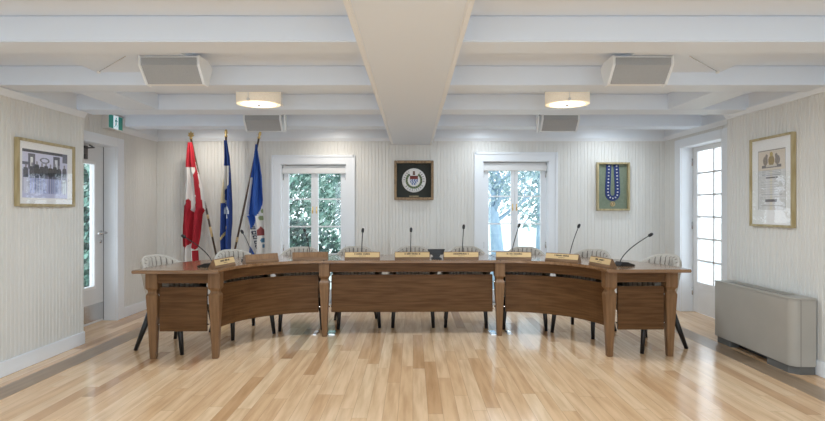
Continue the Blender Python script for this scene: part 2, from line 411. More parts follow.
cl = MB(); cl.box(X1, X1 + .05, 5.55, 5.78, 1.83, 1.885); cl.tube([(X1 + .04, 5.76, 1.89), (X1 + .1, 5.82, 1.90), (X1 + .03, 5.86, 1.93)], .008)
cl.box(X1, X1 + .02, 5.80, 5.845, 1.78, 1.92); cl.build('door_closer', M['grey'], d)
MB().box(X1 - .004, X1 + .004, y1 + .0005, y1 + .0055, .01, zt).build('door_seal', M['black'], d)
# right: white french door, 2 x 6 panes
y0, y1 = DR[0] + .005, DR[1] - .005; X0, X1 = 3.42, 3.462; zt = DR[2] - .006
la, lb, za, zb = y0 + .105, y1 - .095, .375, 1.94
d = MB(); d.box(X0, X1, y0, la, .008, zt); d.box(X0, X1, lb, y1, .008, zt); d.box(X0, X1, la, lb, .008, za); d.box(X0, X1, la, lb, zb, zt)
ym = (la + lb) / 2; d.box(X0 + .006, X1 - .006, ym - .011, ym + .011, za, zb)
for k in range(1, 6):
    z = za + (zb - za) * k / 6; d.box(X0 + .006, X1 - .006, la, lb, z - .011, z + .011)
d.box(X0 - .004, X0, y0 + .13, y1 - .12, .12, .30)
d = struct(d.build('door_2', M['wdoor'], bevel=.002))
MB().box(X0 + .018, X0 + .022, la, lb, za, zb).build('pane', M['glass'], d)
for z in (.25, 1.05, 1.82): MB().tube([(X0 - .008, y1 + .001, z - .045), (X0 - .008, y1 + .001, z + .045)], .009).build('hinge', M['steel'], d)
hd = MB(); hd.lathe([(.026, 0), (.026, -.01), (.01, -.012), (.01, -.05)], (X0, y0 + .05, 1.0), 16, axis='x'); hd.tube([(X0 - .05, y0 + .05, 1.0), (X0 - .05, y0 + .16, 1.0)], .009)
hd.build('door_handle', M['brass'], d)
MB().box(X0 - .012, X0, 5.985, 6.0, 1.72, 1.96).build('flush_bolt', M['grey'], d)
# plain head boards over the doors
# ------------------------------------------------------------------ council table
TR = .018; TC = Vector((0, 5.0, 0)); rotT = Matrix.Rotation(TR, 3, 'Z')
def T(x, y, z=0): return TC + rotT @ Vector((x, y - 5.0, z))
table = thing('council_table', 'long brown wooden council table with curved wings, across the middle of the room', 'table', TC, TR)
def tp(x, y, z): return (x, y - 5.0, z)
CX, CY = .86, 4.62
def pol(s, r, ph):  # s=-1 left wing, +1 right; ph degrees 0 (end) .. 90 (back)
    return (s * (CX + r * math.cos(R(ph))), CY + r * math.sin(R(ph)))
def arc_solid(s, r0, r1, p0, p1, z0, z1, n=28, ext=None):
    mb = MB(); rings = []
    st = [pol(s, r0, p0)[:1] and (p0 + (p1 - p0) * k / n) for k in range(n + 1)]
    def ring(a, b):
        return [tp(*a, z0), tp(*b, z0), tp(*b, z1), tp(*a, z1)]
    if ext is not None:
        a, b = pol(s, r0, 0), pol(s, r1, 0); rings.append(ring((a[0], ext), (b[0], ext)))
    for p in st: rings.append(ring(pol(s, r0, p), pol(s, r1, p)))
    return mb.loft(rings)
R0, R1 = .735, 1.44; ZT = .75
for s in (-1, 1):
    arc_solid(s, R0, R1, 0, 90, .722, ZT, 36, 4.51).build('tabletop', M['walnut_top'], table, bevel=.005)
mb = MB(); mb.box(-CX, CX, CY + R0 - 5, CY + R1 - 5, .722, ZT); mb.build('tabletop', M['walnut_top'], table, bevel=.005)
# under-edge moulding + aprons
for s in (-1, 1):
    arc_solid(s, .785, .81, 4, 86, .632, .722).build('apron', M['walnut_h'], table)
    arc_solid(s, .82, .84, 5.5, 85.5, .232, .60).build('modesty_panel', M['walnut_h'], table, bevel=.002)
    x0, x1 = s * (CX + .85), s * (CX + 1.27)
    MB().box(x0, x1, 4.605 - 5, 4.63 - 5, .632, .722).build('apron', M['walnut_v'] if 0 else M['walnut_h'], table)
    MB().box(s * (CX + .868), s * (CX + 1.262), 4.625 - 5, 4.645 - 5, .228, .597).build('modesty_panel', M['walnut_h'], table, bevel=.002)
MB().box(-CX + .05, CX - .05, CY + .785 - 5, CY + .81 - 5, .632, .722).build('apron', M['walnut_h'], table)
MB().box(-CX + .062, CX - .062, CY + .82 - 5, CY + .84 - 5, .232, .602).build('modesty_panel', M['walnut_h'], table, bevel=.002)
def leg(x, y, rz=0):
    mb = MB(); rings = []
    for z, h in ((0, .024), (.30, .0355), (.515, .047), (.535, .047), (.548, .038), (.562, .034), (.575, .037), (.583, .045), (.592, .05), (.722, .05)):
        rings.append([(sx * h, sy * h, z) for sx, sy in ((-1, -1), (1, -1), (1, 1), (-1, 1))])
    mb.loft(rings); o = mb.build('leg', M['walnut_v'], table, tp(x, y, 0), rz, bevel=.004); return o
for s in (-1, 1):
    leg(s * (CX + .80), 4.64); leg(s * (CX + 1.315), 4.64); leg(s * CX, CY + .80); leg(s * (CX + .10), 5.98)
    for z in (.53, .285):
        a, b = pol(s, .83, 90), pol(s, .83, 84)
        for q in ([tp(s * (CX + .80), 4.636, z), tp(s * (CX + .87), 4.636, z)], [tp(s * (CX + 1.255), 4.636, z), tp(s * (CX + 1.29), 4.636, z)],
                  [tp(s * (CX - .03), CY + .83, z), tp(s * (CX - .07), CY + .83, z)], [tp(a[0] + s * .02, a[1] - .01, z), tp(*b, z)]):
            MB().tube(q, .006, 6).build('bracket', M['chrome'], table)

# nameplates ---------------------------------------------------------------
def make_nameplate(label, gold=True):
    t = thing('nameplate', label, 'nameplate', group='desk nameplates along the council table')
    L = .172
    prof = [(-.036, 0), (.036, 0), (.036, .012), (-.002, .080), (-.012, .080), (-.030, .018), (-.036, .014)]
    MB().prism(prof, -L, L, 'x').build('holder', M['holder'], t, bevel=.002)
    a, b = Vector((0, -.0275, .0285)), Vector((0, -.0135, .0735)); n = Vector((0, -(b.z - a.z), (b.y - a.y))).normalized()
    pl_ = MB(); W = L - .004
    if gold:
        q = [a + n * .0005, b + n * .0005, b + n * .003, a + n * .003]
        pl_.loft([[(x, p.y, p.z) for p in q] for x in (-W, W)])
        plo = pl_.build('plate', M['gold'], t)
        tx = MB(); rr = random.Random(sum(map(ord, label))); x = -.075; wd = .075
        while x < wd:
            w = rr.uniform(.006, .011); hh = rr.choice((.28, .30, .34))
            lo = a + (b - a) * .52 + n * .0034; hi = a + (b - a) * (.52 + hh) + n * .0034
            if rr.random() > .14:
                q = [lo, hi, hi + n * .0006, lo + n * .0006]; tx.loft([[(xx, p.y, p.z) for p in q] for xx in (x, x + w * .7)])
            x += w
        x = -.03
        while x < .03:
            lo = a + (b - a) * .2 + n * .0034; hi = a + (b - a) * .30 + n * .0034; w = rr.uniform(.004, .008)
            q = [lo, hi, hi + n * .0006, lo + n * .0006]; tx.loft([[(xx, p.y, p.z) for p in q] for xx in (x, x + w * .6)]); x += w
        tx.build('lettering', M['ink'], t)
    else:
        q = [a + n * .0005, b + n * .0005, b + n * .003, a + n * .003]
        pl_.loft([[(x, p.y, p.z) for p in q] for x in (-W, W)]); pl_.build('plate', M['walnut_v'], t)  # brown colour stands in for a gold plate reflecting dark
    return t
NP = [('p', -1, 10, 'nameplate with a gold strip at the left end of the table, beside the leftmost microphone', True),
      ('p', -1, 45, 'nameplate with a plain brown face on the left wing, second from the left', False),
      ('p', -1, 80, 'nameplate with a plain brown face in front of the left window, third from the left', False),
      ('c', -.49, 0, 'gold nameplate just left of the table centre, right of the two plain brown ones', True),
      ('c', .0, 0, 'gold nameplate in the middle of the table, left of the small black screen', True),
      ('c', .48, 0, 'gold nameplate immediately right of the small black screen', True),
      ('p', 1, 80, 'gold nameplate in front of the right window, third from the right end', True),
      ('p', 1, 45, 'gold nameplate on the right wing below the framed blue chain, second from the right end', True),
      ('p', 1, 10, 'gold nameplate at the right end of the table, against the black microphone base', True)]
for k, a, b, lab, g in NP:
    t = make_nameplate(lab, g)
    if k == 'p':
        x, y = pol(a, .795, b); rz = -a * R(90 - b)
    else: x, y, rz = a, CY + .795, 0
    t.location = T(x, y, ZT); t.rotation_euler.z = rz + TR

# microphones --------------------------------------------------------------
def make_mic(bx, by, rz, head, label):
    p = T(bx, by, ZT)
    t = thing('desk_microphone', label, 'microphone', p, rz, 'gooseneck microphones along the council table')
    b = MB()
    b.prism([(-.075, 0), (.06, 0), (.075, .006), (.072, .012), (.0, .034), (-.05, .038), (-.075, .012)], -.055, .055, 'x')
    b.build('base', M['black'], t, bevel=.004)
    MB().box(-.02, .02, .01, .03, .0262, .031).build('button', M['grey'], t)
    inv = Matrix.Rotation(-rz, 3, 'Z'); h = inv @ (Vector(head) - p)
    s0 = Vector((0, -.045, .03)); pts = []
    c1 = s0 + Vector((0, 0, .10)) + Vector((h.x, h.y, 0)) * .12
    for k in range(13):
        u = k / 12; pts.append(s0 * (1 - u) ** 2 + c1 * 2 * u * (1 - u) + h * u * u)
    MB().tube(pts, .0045, 8).build('gooseneck', M['black'], t)
    dr = (pts[-1] - pts[-2]).normalized()
    MB().tube([h - dr * .012, h - dr * .006, h + dr * .02, h + dr * .038, h + dr * .042], [.006, .013, .015, .012, .004], 12).build('capsule', M['black'], t)
    return t
G = 'gooseneck microphone '
mics = [(pol(-1, .93, 10), R(79), at(184.5, 237, 4.95), G + 'leaning left at the left end of the table, behind the first nameplate'),
        (pol(-1, 1.0, 45), R(45), at(242.5, 232.5, 5.5), G + 'leaning left in front of the blue and white flag'),
        (pol(-1, 1.0, 80), R(10), at(304.8, 231, 5.75), G + 'against the glass of the left window'),
        ((-.51, 5.62), 0, at(362.7, 231.5, 5.72), G + 'standing upright between the left window and the round emblem'),
        ((-.015, 5.62), 0, at(411, 231, 5.72), G + 'standing upright below the round emblem'),
        ((.51, 5.62), 0, at(463.6, 228, 5.72), G + 'standing upright left of the right window'),
        (pol(1, 1.0, 81), -R(9), at(518.8, 226.5, 5.75), G + 'against the glass of the right window'),
        (pol(1, 1.0, 46), -R(44), at(578.5, 227, 5.55), G + 'leaning right between the right window and the framed blue chain'),
        (pol(1, 1.02, 11), -R(79), at(649.5, 235.5, 5.0), G + 'leaning right at the right end of the table, on a black base')]
for (x, y), rz, hd_, lab in mics: make_mic(x, y, rz + TR, hd_, lab)

# small black screen
t = thing('desk_screen', 'small black screen on a foot, between two gold nameplates at the table centre', 'screen', T(.243, 5.52, ZT), TR)
MB().prism([(-.06, 0), (.06, 0), (.03, .02), (-.03, .02)], -.05, .05, 'y').build('foot', M['black'], t, bevel=.002)
MB().prism([(-.03, 0.018), (.03, 0.018), (.045, .045), (-.045, .045)], -.012, .012, 'y').build('neck', M['black'], t)
MB().prism([(-.066, .042), (.066, .042), (.088, .098), (-.088, .098)], -.014, .008, 'y').build('display', M['black'], t, bevel=.003)

# floor outlet lids beside the centre legs
for k, (px, w, lab) in enumerate(((331.5, .075, 'steel floor outlet lid right of the left centre table leg'), (493.0, .065, 'steel floor outlet lid left of the right centre table leg'),
                  (509.0, .055, 'steel floor outlet lid right of the right centre table leg'), (315.5, .035, 'small steel floor outlet lid left of the left centre table leg'))):
    x = (px - 413) * 5.52 / F
    o = MB(); o.box(-w / 2, w / 2, -.09, .09, 0, .008); o = o.build('floor_outlet', M['chrome'], None, (x, 5.54, 0), TR, bevel=.002); tag(o, lab, 'floor outlet', 'floor outlets by the table legs')
    MB().box(-w / 2 + .012, w / 2 - .012, -.07, .0, .0082, .0095).build('lid', M['steel'], o)

# ------------------------------------------------------------------ chairs
def make_chair(label):
    t = thing('tub_chair', label, 'chair', group='tub chairs around the council table')
    NT = 240; TH = 118; NCH = 20
    def top(th):
        a = abs(th); e = min(1, max(0, (a - 12) / 106)); e = e * e * (3 - 2 * e); return .812 - .215 * e
    rings = []
    def pt(th, r, z, ky=1.0):
        lean = .05 * max(0, (z - .45)) / .36 * max(0, math.cos(R(th)))
        return (math.sin(R(th)) * r, math.cos(R(th)) * r * 1.0 + lean - .0, z)
    for k in range(NT + 1):
        th = -TH + 2 * TH * k / NT; zt = top(th)
        ch = abs(math.cos(PI * NCH * (k / NT)))           # 0 between channels
        bulge = .022 * (ch ** .4)
        def ro(z): return .235 + .050 * min(1, max(0, (z - .33) / .35))
        ring = []
        for z in (.33, .45, .58, zt - .05, zt - .018): ring.append(pt(th, ro(z) - .004 + bulge * .25, z))
        ring.append(pt(th, ro(zt) - .012 + bulge * .2, zt - .002)); ring.append(pt(th, ro(zt) - .026 , zt))
        for z in (zt - .012, zt - .05, .58, .46, .40): ring.append(pt(th, ro(z) - .04 - bulge, z))
        ring.append(pt(th, ro(.33) - .05, .36)); ring.append(pt(th, ro(.33) - .05, .33))
        rings.append(ring)
    sh = MB().loft(rings, smooth=True); nr = len(rings[0])
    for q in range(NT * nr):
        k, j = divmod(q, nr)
        if 5 <= j <= 10 and abs(math.cos(PI * NCH * ((k + .5) / NT))) < .20: sh.mi[q] = 1  # creases between channels coloured darker as shade
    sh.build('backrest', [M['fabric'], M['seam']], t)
    # smooth rolled rim
    rim = [pt(-TH + 2 * TH * k / 60, .2625, top(-TH + 2 * TH * k / 60) + .001) for k in range(61)]
    MB().tube(rim, .0135, 8).build('piping', M['piping'], t)
    def sq(z, rx, y0, y1):
        ring = []
        for k in range(40):
            a = 2 * PI * k / 40; c_, s_ = math.cos(a), math.sin(a)
            ring.append((rx * math.copysign(abs(c_) ** .55, c_), (y0 + y1) / 2 + (y1 - y0) / 2 * math.copysign(abs(s_) ** .55, s_), z))
        return ring
    MB().loft([sq(.36, .165, -.24, .16), sq(.42, .17, -.245, .16), sq(.465, .166, -.24, .155), sq(.485, .13, -.2, .12)], smooth=True).build('seat', M['fabric'], t)
    MB().loft([sq(.318, .205, -.235, .19), sq(.33, .225, -.25, .2), sq(.36, .225, -.25, .2)], smooth=True).build('seat_base', M['fabric'], t)
    for (xt, yt, xb, yb) in ((-.195, -.20, -.215, -.25), (.195, -.20, .215, -.25), (-.175, .145, -.235, .25), (.175, .145, .235, .25)):
        l = MB(); l.tube([(xb, yb, 0), (xb + (xt - xb) * .5, yb + (yt - yb) * .5, .165), (xt, yt, .33)], [.0165, .022, .027], 10); l.build('leg', M['blackwood'], t)
    return t
A = 'pale ribbed tub chair '
CH = [(-2.14, 5.0, 1.22, A + 'at the left end of the table, nearest the grey door'),
      (-1.72, 5.56, .73, A + 'in front of the flags, second from the left'),
      (-1.2, 5.9, .2, A + 'in front of the left window, third from the left'),
      (-.605, 5.99, .17, A + 'between the left window and the round emblem, fourth from the left'),
      (0, 6.03, 0, A + 'at the centre of the table below the round emblem'),
      (.5775, 6.02, -.09, A + 'just right of the small black screen, left of the right window'),
      (1.2, 5.91, -.2, A + 'in front of the right window, third from the right'),
      (1.735, 5.615, -.73, A + 'below the framed blue chain, second from the right'),
      (2.13, 5.05, -1.18, A + 'at the right end of the table, nearest the french door')]
c0 = None
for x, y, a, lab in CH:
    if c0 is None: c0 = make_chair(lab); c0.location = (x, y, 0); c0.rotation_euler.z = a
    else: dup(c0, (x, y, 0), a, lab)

# ------------------------------------------------------------------ flags
YF = 6.93
stand = thing('flag_stand', 'brass floor stand holding three flag poles, behind the left wing of the table', 'flag stand', (at(225, 294, YF).x, YF, 0))
MB().lathe([(0, 0), (.17, 0), (.17, .02), (.10, .04), (.04, .07), (.03, .10), (0, .10)], n=28).build('base', M['brass'], stand)
sb = MB()
foot = at(225, 294, YF); foot.z = .16
for px in (192, 226, 257.5):
    v = (at(px, 140, YF) - foot).normalized(); o_ = v * .03
    sb.tube([(o_.x, 0, .085), (v.x * .17, 0, .16 + v.z * .14)], .021, 10)
sb.build('socket', M['brass'], stand)

def lerp_rows(rows, y):
    for (a, b) in zip(rows, rows[1:]):
        if a[0] <= y <= b[0]:
            t_ = (y - a[0]) / (b[0] - a[0]); return [a[i] + (b[i] - a[i]) * t_ for i in (1, 2)]
    return list(rows[-1][1:]) if y > rows[-1][0] else list(rows[0][1:])

def flag(label, ptop, pole_px, rows, color, nf, seed, ring_px, fin):
    Yp = YF
    root = thing('flag', label, 'flag', (foot.x, YF, .12), group='flags on poles behind the table')
    off = Vector((foot.x, YF, .12)); top = at(ptop[0], ptop[1], Yp)
    v = (top - foot).normalized()
    base_ = foot + v * .02
    MB().tube([base_ - off, top - off], .0125, 10).build('pole', M['pole'], root)
    fm = MB()
    if fin == 'leaf':   # stylised leaf finial
        tt = top - off
        fm.lathe([(.016, 0), (.022, .01), (.012, .02)], tt, 12)
        sh = [(0, .10), (.012, .075), (.035, .08), (.027, .055), (.042, .045), (.012, .022), (-.012, .022), (-.042, .045), (-.027, .055), (-.035, .08), (-.012, .075)]
        fm.prism([(tt.x + a, tt.z + b) for a, b in sh], tt.y - .006, tt.y + .006, 'y')
    else:
        fm.tube([top - off + v * q for q in (0, .012, .03, .05, .085, .12)], [.018, .02, .01, .02, .014, .002], 12)
    fm.build('finial', M['brass'], root)
    if ring_px:
        for (a, b) in ring_px:
            fr = lambda yy: foot + (top - foot) * ((294 - yy) / (294 - ptop[1]))
            MB().tube([fr(a) - off, fr(b) - off], .0145, 10).build('pole_collar', M['gold'], root)
    ny, nx = 130, 40; y0_, y1_ = rows[0][0], rows[-1][0]; rd = random.Random(seed)
    ph = rd.uniform(0, 6); vs = []; fs = []; cols = []
    for j in range(ny + 1):
        y = y0_ + (y1_ - y0_) * j / ny; l, r = lerp_rows(rows, y)
        for i in range(nx + 1):
            u = i / nx; amp = .012 + .035 * min(1, j / ny * 2)
            dy = amp * math.sin(u * 2 * PI * nf + ph + .8 * math.sin(j / ny * 3 + seed)) + .01 * math.sin(u * 2 * PI * nf * 2.3 + j * .05)
            p = at(l + (r - l) * u, y, Yp); vs.append((p.x - off.x, -.06 + dy, p.z - off.z))
    n0 = len(vs)
    for j in range(ny):
        for i in range(nx):
            fs.append((j * (nx + 1) + i, j * (nx + 1) + i + 1, (j + 1) * (nx + 1) + i + 1, (j + 1) * (nx + 1) + i))
            y = y0_ + (y1_ - y0_) * (j + .5) / ny; l, r = lerp_rows(rows, y)
            cols.append(color((i + .5) / nx, y, l + (r - l) * (i + .5) / nx))
    me = bpy.data.meshes.new('cloth'); me.from_pydata(vs, [], fs); me.materials.append(M['cloth'])
    me.polygons.foreach_set('use_smooth', [True] * len(fs))
    ca = me.color_attributes.new('Col', 'FLOAT_COLOR', 'CORNER'); k = 0
    for p, c in zip(me.polygons, cols):
        for _ in p.vertices: ca.data[k].color = (*c, 1); k += 1
    o = bpy.data.objects.new('cloth', me); C.objects.link(o); o.parent = root
    sm = o.modifiers.new('thick', 'SOLIDIFY'); sm.thickness = .004
    return root, off
RED = (.40, .012, .026); WHT = (.72, .70, .68); BLU = (.022, .09, .38); NAV = (.02, .055, .24); GLD = (.60, .46, .20)
def c_can(u, y, x):
    if y > 246 + 3 * math.sin(u * 9): return RED if (u > .78 and y > 250) else WHT
    if x > 199 + (y - 175) * .16 and 168 < y < 210: return WHT
    if y < 168: return RED if x < 195.5 + (y - 150) * .1 else WHT
    # white field pushing into the leaf
    edge = 203 + 8 * abs(((x - 184) / 7.0) % 2 - 1) - 4
    if 192.6 < x < 195.6: edge += 9
    if x < 199 and y < edge: 
        if x > 196.5 and y < 195: return RED
        return WHT if (x > 187.5 - (y - 168) * .05 or y > 184) else RED
    return RED
flag('red and white maple leaf flag on the leftmost pole', (191.0, 139), None,
     [(143, 190, 193.5), (150, 188.8, 195), (160.6, 187.5, 196.5), (170, 186.8, 198.5), (178, 186.2, 202.5), (187, 185.5, 204.5), (196, 185, 206), (208, 185, 207.5), (214, 184.6, 204), (226, 184, 202.5), (238, 184, 201), (247, 184.5, 198.5), (262, 184, 199)], c_can, 2.2, 1, [(214, 218), (226, 236)], 'leaf')
def c_alb(u, y, x):
    if y < 158: return NAV if u > .3 else GLD
    if y > 239 - (x - 222) * 2.0 and y < 242.5 - (x - 222) * 2.0 and x < 229: return GLD
    if y < 203 and x < 226.3 - max(0, (165 - y)) * .02: return (.66, .56, .36)
    if 166 < y < 190 - (x - 226) * 1.0 and x < 230.8: return WHT
    d = math.hypot((x - 228.3) / 2.2, (y - 212) / 5.5)
    if (.75 < d < 1.25 and y < 214) or (abs(x - 228 - (y - 208) * .15) < .7 and 200 < y < 218): return (.62, .66, .72)
    if x < 222.0 and y > 200: return GLD
    return NAV
flag('dark blue flag with white emblem and gold fringe on the middle upright pole', (226, 137), None,
     [(141, 225, 228.5), (150, 225, 230), (157.6, 225, 231), (175, 224.2, 232), (190, 222.5, 232.3), (203.6, 221, 232.6), (223, 221, 232.4), (238, 221, 231.5), (246, 222, 231.5), (258, 223, 231)], c_alb, 2.0, 4, [(200, 204)], 'spear')
def c_town(u, y, x):
    if x < 252.5 - (y - 192) * .1 and 178 < y < 216 and u < .12: return WHT
    e = 265.5 - (y - 194) * .42
    if y > 194 and x > e + 2 and y < 236: wh = True
    elif y >= 236 and x > 248.5 + (y - 236) * .38: wh = True
    else: wh = False
    if not wh: return BLU
    def blob(cx, cy, a, b): return ((x - cx) / a) ** 2 + ((y - cy) / b) ** 2 < 1
    if blob(262.8, 211, 1.5, 2.2) or blob(262, 218, 2.0, 2.6): return (.26, .32, .16)
    if abs(x - 262) < 2.4 - max(0, (230 - y)) * .6 and 226.5 < y < 235: return (.26, .06, .06)
    if blob(263.6, 240, 1.7, 2.4) or blob(264, 246, 1.0, 2.0): return (.08, .20, .32)
    # dark letters stepping down the border
    q = y - 226; xc = 254.0 + q * .16 if q > 0 else 254
    if 226 < y < 250 and abs(x - xc) < 1.6:
        s = (q % 4.8) / 4.8
        if s < .72 and (s < .18 or s > .54 or abs(x - xc) > .8): return (.03, .04, .08)
    return WHT
flag('bright blue and white flag with a crest on the rightmost leaning pole', (258.8, 138.5), None,
     [(145, 256.5, 258.8), (150, 256, 259), (161, 254.5, 260.8), (176, 252.3, 263.4), (192, 250, 264), (204, 248.3, 265), (214, 247.0, 265.5), (217, 250.5, 265.6), (226, 252.8, 266), (238, 253, 266.6), (253, 251.5, 267), (260, 251, 267)], c_town, 1.7, 2, [(236, 241)], 'spear')

# ------------------------------------------------------------------ framed things
def frame_mesh(w, h, fw, dp, m, parent, axis):
    """frame in local coords: axis 'y' hangs on the back wall (face -Y); origin bottom centre at wall face"""
    f = MB()
    for (a, b, c, d_) in ((-w / 2, -w / 2 + fw, 0, h), (w / 2 - fw, w / 2, 0, h), (-w / 2 + fw, w / 2 - fw, 0, fw), (-w / 2 + fw, w / 2 - fw, h - fw, h)):
        f.box(a, b, -dp, 0, c, d_)
    return f.build('frame', m, parent, bevel=.004)
# round emblem on the pilaster
w = .505; p0 = at(393.8, 200, 7.06); t = thing('framed_emblem', 'square dark shadowbox with a round white crest, hung on the centre pilaster', 'framed emblem', ((p0.x + .2585), 7.0995, p0.z))
frame_mesh(w, w, .033, .075, M['bronze_frame'], t, 'y')
MB().box(-w / 2 + .03, w / 2 - .03, -.012, 0, .03, w - .03).build('backing_board', M['charcoal'], t)
cz = w * .5; rD = .155
MB().lathe([(0, 0), (rD, 0), (rD, .012), (rD - .006, .016), (0, .016)], (0, -.012, cz), 40, axis='y').build('disc', M['white'], t)
def crest(a, b):
    x, z = (a - .5) * 2, (b - .5) * 2; r = math.hypot(x, z); an = math.degrees(math.atan2(x, z))
    if r > 1: return None
    if r < .95 and r > .80 and (abs(an) > 30) and int((an + 720) / 7) % 2 == 0 and not (100 < abs(an) < 118): return (.35, .35, .36)
    if abs(x) < .12 and .48 < z < .84: return (.16, .09, .07) if abs(x) < .07 or z < .6 else (.5, .5, .5)
    if .56 < r < .76 and (abs(an) > 35): return (.05, .11, .07) if (int((an + 720) / 9) % 2) else (.18, .20, .08)
    if abs(x) < .36 - max(0, -.1 - z) * .6 and -.42 < z < .42:
        if z > .12: return (.20, .035, .03) if z < .34 else (.10, .02, .02)
        return (.10, .16, .40) if (int((x + 2) * 9 + abs(((z + 2) * 6) % 2 - 1) * 1.2) % 2) else (.62, .66, .74)
    if r > .98: return (.6, .6, .6)
    return (.78, .78, .78)
picture('crest', rD * 1.84, rD * 1.84, 72, 72, crest, t, (-rD * .92, -.0285, cz - rD * .92), (1, 0, 0))
MB().box(-.06, .06, -.0145, -.012, .045, .055).build('title_strip', M['gold_frame'], t)
# blue chain
p0 = at(595.8, 210.6, YB); w, h = .425, .625; t = thing('framed_chain', 'gilt shadowbox with a blue ribbon chain of silver links on green, on the back wall', 'framed chain', (p0.x + w / 2, YB - .0005, p0.z))
frame_mesh(w, h, .024, .06, M['gold_frame'], t, 'y')
MB().box(-w / 2 + .022, w / 2 - .022, -.012, 0, .022, h - .022).build('backing_board', M['sage'], t)
def upath(k):  # 0..1 around the U
    s = k; top_, cxr, zc = h - .028, .062, .225
    Ls = top_ - zc; tot = 2 * Ls + PI * cxr * 1.15; q = s * tot
    if q < Ls: z = top_ - q; return (-.048 - .014 * min(1, q / (Ls * .8)), z)
    q -= Ls; arc = tot - 2 * Ls
    if q < arc: an = PI * q / arc; return (-.062 * math.cos(an), zc - .066 * math.sin(an))
    q -= arc; return (.062 - .014 * max(0, (q - Ls * .2) / (Ls * .8)), zc + q)
rb = MB(); rings = []
for k in range(61):
    x, z = upath(k / 60); x2, z2 = upath(min(1, k / 60 + .01)); x1_, z1_ = upath(max(0, k / 60 - .01))
    tv = Vector((x2 - x1_, 0, z2 - z1_)).normalized(); nv = Vector((tv.z, 0, -tv.x)) * .034
    c_ = Vector((x, -.018, z)); rings.append([c_ - nv + Vector((0, .005, 0)), c_ + nv + Vector((0, .005, 0)), c_ + nv * .96 - Vector((0, .004, 0)), c_ - nv * .96 - Vector((0, .004, 0))])
rb.loft(rings); rb.build('ribbon', M['ribbon'], t)
lk0 = None
for k in range(23):
    s = (k + .5) / 23; x, z = upath(s); x2, z2 = upath(min(1, s + .01)); x1_, z1_ = upath(max(0, s - .01)); an = math.atan2(z2 - z1_, x2 - x1_)
    if lk0 is None:
        lk0 = MB(); lk0.prism([(.009, 0), (.006, .010), (-.006, .010), (-.009, 0), (-.006, -.010), (.006, -.010)], -.005, .001, 'y'); lk0 = lk0.build('chain_link', M['silver'], t, bevel=.001); lk = lk0
    else: lk = lk0.copy(); C.objects.link(lk); lk.parent = t
    lk.location = (x, -.0235, z); lk.rotation_euler = (0, -an, 0)
md = MB(); n_ = 24
rg = [[(math.cos(2 * PI * i / n_) * .026 + math.cos(2 * PI * i / n_) * .006 * math.cos(a_), -.018 + .005 * math.sin(a_), .085 + math.sin(2 * PI * i / n_) * (.026 + .006 * math.cos(a_))) for a_ in (0, PI / 2, PI, 3 * PI / 2)] for i in range(n_ + 1)]
md.loft(rg, cap=False); md.lathe([(0, 0), (.014, 0), (.012, .006), (0, .007)], (0, -.013, .085), 12, axis='y'); md.build('medallion', M['gold'], t)

# group photo, left wall (local: u = +Y as seen left->right)
def frame_side(root, sgn, y0, y1, z0, z1, fw, dp, m):
    f = MB(); X = 0
    for (a, b, c, d_) in ((y0, y0 + fw, z0, z1), (y1 - fw, y1, z0, z1), (y0 + fw, y1 - fw, z0, z0 + fw), (y0 + fw, y1 - fw, z1 - fw, z1)):
        f.box(0, sgn * dp, a, b, c, d_)
    return f.build('frame', m, root, bevel=.003)
w, h = .715, .535
t = thing('framed_photo', 'gilt framed black and white group photograph on the left wall', 'framed photo', (XL + .0005, 4.215, 1.27))
frame_side(t, 1, 0, w, 0, h, .022, .035, M['gold_frame'])
MB().box(0, .018, .02, w - .02, .02, h - .02).build('mat_board', M['mat_board'], t)
rp = random.Random(3)
ppl = [(.07, .62, .40), (.2, .66, .30), (.30, .70, .12), (.41, .67, .2), (.50, .69, .25), (.60, .66, .1), (.70, .69, .16), (.80, .66, .22), (.93, .68, .5)]
def group(a, b):
    c = (.55, .55, .58)
    if b > .60:
        c = (.72, .71, .73)
        if .12 < a < .26 and b < .92: c = (.18, .18, .20) if not (.165 < a < .215 and .62 < b < .85) else (.85, .85, .86)
        if .66 < a < .82 and b < .92: c = (.16, .16, .18) if not (.70 < a < .76 and .62 < b < .85) else (.8, .8, .82)
        if b > .94: c = (.10, .10, .11)
        if a < .12 and .68 < b < .74: c = (.2, .2, .22)
        if a > .88 and b > .8: c = (.22, .22, .24)
        if abs(math.hypot((a - .47) / .09, (b - .80) / .05) - 1) < .2: c = (.2, .2, .22)
    if b < .14: c = (.62, .62, .68)
    for (x, t_, g) in ppl:
        wd = .052
        if math.hypot((a - x) / .02, (b - t_ - .035) / .04) < 1: c = (.36, .34, .33)
        elif t_ - .20 < b < t_ and abs(a - x) < wd * (1 - max(0, (b - t_ + .05)) * 6): c = (g * .35, g * .35, g * .38)
        elif .42 < b < t_ - .18 and abs(a - x) < wd * .9: c = (g * .5 + .05, g * .5 + .05, g * .55 + .08)
        elif .10 < b <= .44 and abs(a - x) < wd * .85 and not abs(a - x) < .006: c = (g * 1.1 + .20, g * 1.15 + .22, g * 1.2 + .34)
    if a < .12 and .1 < b < .42 and abs(a - .07) < .045: c = (.7, .7, .7)
    return tuple(min(.85, (max(0, v) ** 1.25) * k) for v, k in zip(c, (1.0, 1.03, 1.28)))  # blue tint puts the bluish reflection into the print colours
pic = picture('print', .557, .385, 110, 84, group, t, (.0186, .065, .07), (0, 1, 0))
MB().box(.024, .026, .02, w - .02, .02, h - .02).build('pane', M['pglass'], t)

